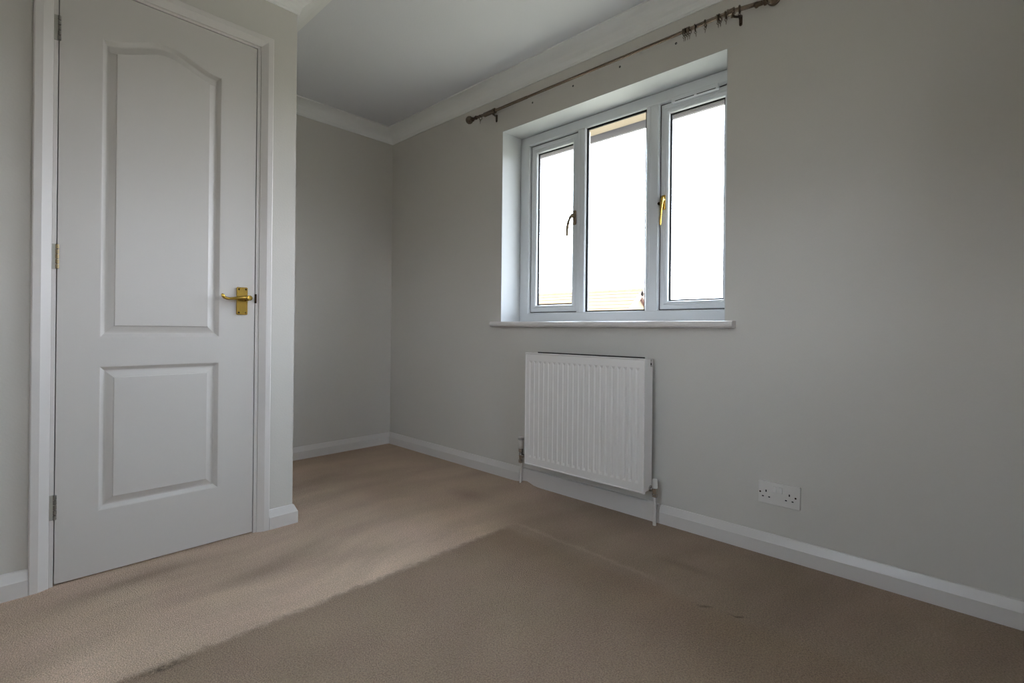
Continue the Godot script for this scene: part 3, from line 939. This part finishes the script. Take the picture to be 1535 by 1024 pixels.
func build_pole() -> void:
	var y := 2.117
	var z := 0.070
	var X := Vector3.RIGHT
	var p := thing("curtain_pole", "thin antique brass curtain pole with ball ends above the window", "curtain pole", Vector3.ZERO)
	var st := mb()
	rod(st, Vector3(0.99, y + 0.005, z), Vector3(1.12, y, z), 0.0082, 18)
	rod(st, Vector3(1.10, y, z), Vector3(1.407, y, z), 0.0082, 18)
	rod(st, Vector3(1.40, y, z), Vector3(2.30, y, z), 0.0070, 18)
	rod(st, Vector3(2.29, y, z), Vector3(2.50, y, z), 0.0082, 18)
	rod(st, Vector3(2.49, y, z), Vector3(2.60, y - 0.013, z), 0.0082, 18)
	obj("pole", st, M.antique, p)
	for s in [-1.0, 1.0]:
		var bx := 0.938 if s < 0.0 else 2.641
		var fy := y + 0.007 if s < 0.0 else y - 0.018
		st = mb()
		ball(st, Vector3(bx, fy, z), 0.0235, X)
		var f := obj("finial", st, M.antique, p)
		st = mb()
		lathe(st, Vector3(bx - s * 0.066, fy + (0.004 if s > 0.0 else -0.002), z), Vector3(s, -0.05, 0.0), [[0.0, 0.0], [0.0085, 0.0], [0.0115, 0.003], [0.0115, 0.009], [0.0088, 0.013], [0.0088, 0.030], [0.0130, 0.034], [0.0130, 0.040], [0.009, 0.046], [0.0, 0.048]], 20)
		obj("collar", st, M.antique_dark, f)
		st = mb()
		torus(st, Vector3(bx, fy, z), Vector3(0.35 * s, 0.1, 0.9), 0.0232, 0.0013, 32, 6)
		obj("groove_band", st, M.antique_dark, f)
	for s in [0, 1]:
		var bx: float = 1.104 if s == 0 else 2.500     # wall plate
		var c0: float = 1.070 if s == 0 else 2.474     # cup round the pole
		var c1: float = 1.160 if s == 0 else 2.500
		st = mb()
		slab(st, Vector3(bx, y - 0.007, 0.0), Vector3.RIGHT, Vector3.UP, Vector3.BACK, [[-0.0065, 0.016], [-0.0065, -0.018], [-0.0045, -0.0225], [0.0, -0.024], [0.0045, -0.0225], [0.0065, -0.018], [0.0065, 0.016], [0.004, 0.020], [-0.004, 0.020]], -0.001, 0.0028)
		var b := obj("bracket", st, M.antique_dark, p)
		st = mb()
		lathe(st, Vector3(bx, y - 0.023, 0.0024), Vector3.BACK, [[0.0030, 0.0], [0.0028, 0.0010], [0.0, 0.0014]], 10)
		obj("screw", st, M.dark_screw, b)
		st = mb()
		var ax: float = c1 - 0.022 if s == 0 else c1 - 0.008
		tube(st, [Vector3(bx, y + 0.006, 0.001), Vector3(bx, y + 0.004, 0.014), Vector3(lerpf(bx, ax, 0.4), y - 0.006, 0.030), Vector3(ax, y - 0.013, 0.052), Vector3(ax, y - 0.012, z - 0.002)], [0.0048, 0.0048, 0.0046, 0.0046, 0.0046], 10)
		obj("arm", st, M.antique_dark, b)
		st = mb()
		lathe(st, Vector3(c0, y, z), X, [[0.0088, 0.0], [0.0125, 0.001], [0.0132, 0.004], [0.0132, c1 - c0 - 0.016], [0.0150, c1 - c0 - 0.014], [0.0150, c1 - c0], [0.0088, c1 - c0]] if s == 0 else [[0.0088, 0.0], [0.0135, 0.0], [0.0135, 0.004], [0.0118, 0.005], [0.0118, c1 - c0 - 0.005], [0.0130, c1 - c0 - 0.004], [0.0130, c1 - c0], [0.0088, c1 - c0]], 20)
		obj("cup", st, M.antique, b)
		st = mb()
		rod(st, Vector3(c1 - 0.008, y - 0.010, z + 0.002), Vector3(c1 - 0.008, y - 0.021, z + 0.004), 0.0034, 10)
		lathe(st, Vector3(c1 - 0.008, y - 0.021, z + 0.004), Vector3.DOWN, [[0.0034, 0.0], [0.0054, 0.001], [0.0054, 0.005], [0.0, 0.006]], 12)
		obj("clamp_screw", st, M.antique_dark, b)
	# loose curtain rings: eyelet ring, hung over the pole
	var G := "loose antique brass curtain rings left on the pole"
	var spots := [
		[1.035, 4.0, 0.0, "lone curtain ring beside the ball end over the window's alcove side"],
		[2.292, 3.0, 4.0, "first of four bunched curtain rings, next to the long bare pole"],
		[2.3005, -2.0, -3.0, "second of the four bunched curtain rings, counted from the bare pole"],
		[2.309, 5.0, 3.0, "third of the four bunched curtain rings, counted from the bare pole"],
		[2.3175, -4.0, 2.0, "fourth of the bunched curtain rings, on the bracket side of the bunch"],
		[2.341, 22.0, 14.0, "single tilted curtain ring just past the bunch of four"],
		[2.384, 6.0, -2.0, "curtain ring hanging straight between the tilted ring and the pair"],
		[2.433, 14.0, 12.0, "first curtain ring of the close pair near the bracket"],
		[2.443, -8.0, 10.0, "second curtain ring of the close pair, on the bracket side"],
		[2.466, 8.0, 4.0, "curtain ring pushed against the window side of the end bracket"],
		[2.519, 8.0, -6.0, "curtain ring between the end bracket and the large ball end"]]
	for q in spots:
		var rg := thing("curtain_ring", q[3], "curtain ring", Vector3(q[0], y - 0.0040, z), G)
		rg.rotation_degrees = Vector3(0.0, q[1], q[2] * 0.5)
		st = mb()
		torus(st, Vector3.ZERO, X, 0.0140, 0.0015, 28, 8, 1.7)
		obj("hoop", st, M.antique_dark, rg)
		st = mb()
		torus(st, Vector3(0, -0.0196, 0), Vector3.BACK, 0.0040, 0.0011, 18, 6)
		tube(st, [Vector3(0, -0.0235, 0), Vector3(0.0006, -0.030, 0.0005), Vector3(-0.0004, -0.038, 0.0)], [0.0010, 0.0013, 0.0008], 8)
		obj("eyelet", st, M.antique_dark, rg)

func build_outside() -> void:
	# own eaves over the window
	var st := mb()
	box(st, Vector3(-1.2, 2.145, -0.680), Vector3(5.0, 2.160, -0.30))
	struct("eaves_soffit", st, M.soffit, "cream soffit board seen through the top of the middle pane", "soffit")
	st = mb()
	box(st, Vector3(-1.2, 2.108, -0.722), Vector3(5.0, 2.32, -0.70), 0.002)
	run(st, Vector3(-1.2, 2.20, -0.722), Vector3(5.0, 2.20, -0.722), Vector3.FORWARD, Vector3.UP, [[0.0, 0.03], [0.0, -0.02], [0.02, -0.045], [0.06, -0.055], [0.1, -0.04], [0.115, 0.0], [0.115, 0.03]], 0.0, 0.0, true)
	box(st, Vector3(-1.2, 2.32, -0.722), Vector3(5.0, 2.34, -0.29))
	struct("eaves_fascia", st, M.fascia, "grey fascia edge of the eaves just above the window", "fascia")
	# neighbouring house, beyond the garden
	var h := thing("house", "neighbouring house with a pale orange tiled roof and gable beyond the window", "house", Vector3(-9.1, -2.8, -20.1))
	var ry := 2.87 + 2.8       # ridge above the ground
	var L := 15.0
	var slope := 0.80
	var run_z := 4.2
	var eave := ry - run_z * slope
	# masonry body with the gable towards the viewer's right
	st = mb()
	slab(st, Vector3(-L, 0, 0), Vector3.BACK, Vector3.UP, Vector3.RIGHT, [[-run_z + 0.25, -0.1], [run_z - 0.25, -0.1], [run_z - 0.25, eave], [0.0, ry - 0.22], [-run_z + 0.25, eave]], 0.0, L - 0.12)
	obj("gable_wall", st, M.brick, h)
	for side in [1.0, -1.0]:
		st = mb()
		var nrm := Vector3(0, 1, side * slope).normalized()
		var dn := Vector3(0, -slope, side).normalized()
		var len := run_z * sqrt(1.0 + slope * slope)
		slab(st, Vector3(-L - 0.15, ry, 0), dn, nrm, Vector3.RIGHT, [[0.0, -0.14], [len, -0.14], [len, -0.02], [0.0, -0.02]], 0.0, L + 0.15)
		obj("roof", st, M.tile_edge, h)
		# courses of interlocking tiles, each lapping the one below
		st = mb()
		var courses := 18
		for k in courses:
			var a := len * k / courses
			var b := len * (k + 1) / courses + 0.03
			slab(st, Vector3(-L - 0.15, ry, 0), dn, nrm, Vector3.RIGHT, [[a, -0.03], [b, -0.03], [b, 0.040], [a, 0.012]], 0.0, L + 0.15)
		var tc := obj("tile_courses", st, M.tile, h)
		tc.set_meta("kind", "stuff")
		st = mb()
		slab(st, Vector3(0.0, ry - 0.02, 0), dn, nrm, Vector3.RIGHT, [[0.0, -0.26], [len, -0.26], [len, 0.02], [0.0, 0.02]], 0.0, 0.05)
		obj("bargeboard", st, M.barge, h)
		st = mb()
		slab(st, Vector3(-0.12, ry - 0.05, 0), dn, nrm, Vector3.RIGHT, [[0.0, -0.30], [len, -0.30], [len, -0.15], [0.0, -0.15]], 0.0, 0.12)
		obj("verge_soffit", st, M.barge_under, h)
	st = mb()
	for k in 34:
		var xa := -L - 0.15 + (L + 0.2) * k / 34.0
		run(st, Vector3(xa, ry, 0), Vector3(xa + (L + 0.2) / 34.0 - 0.012, ry, 0), Vector3.BACK, Vector3.UP, [[-0.14, -0.08], [-0.10, 0.03], [-0.04, 0.075], [0.04, 0.075], [0.10, 0.03], [0.14, -0.08]], 0.0, 0.0, true)
	var rt := obj("ridge_tiles", st, M.tile_edge, h)
	rt.set_meta("kind", "stuff")
	st = mb()
	box(st, Vector3(-70, -3.0, -90), Vector3(60, -2.8, 40))
	struct("ground", st, M.ground, "garden ground far below the bedroom window", "ground")
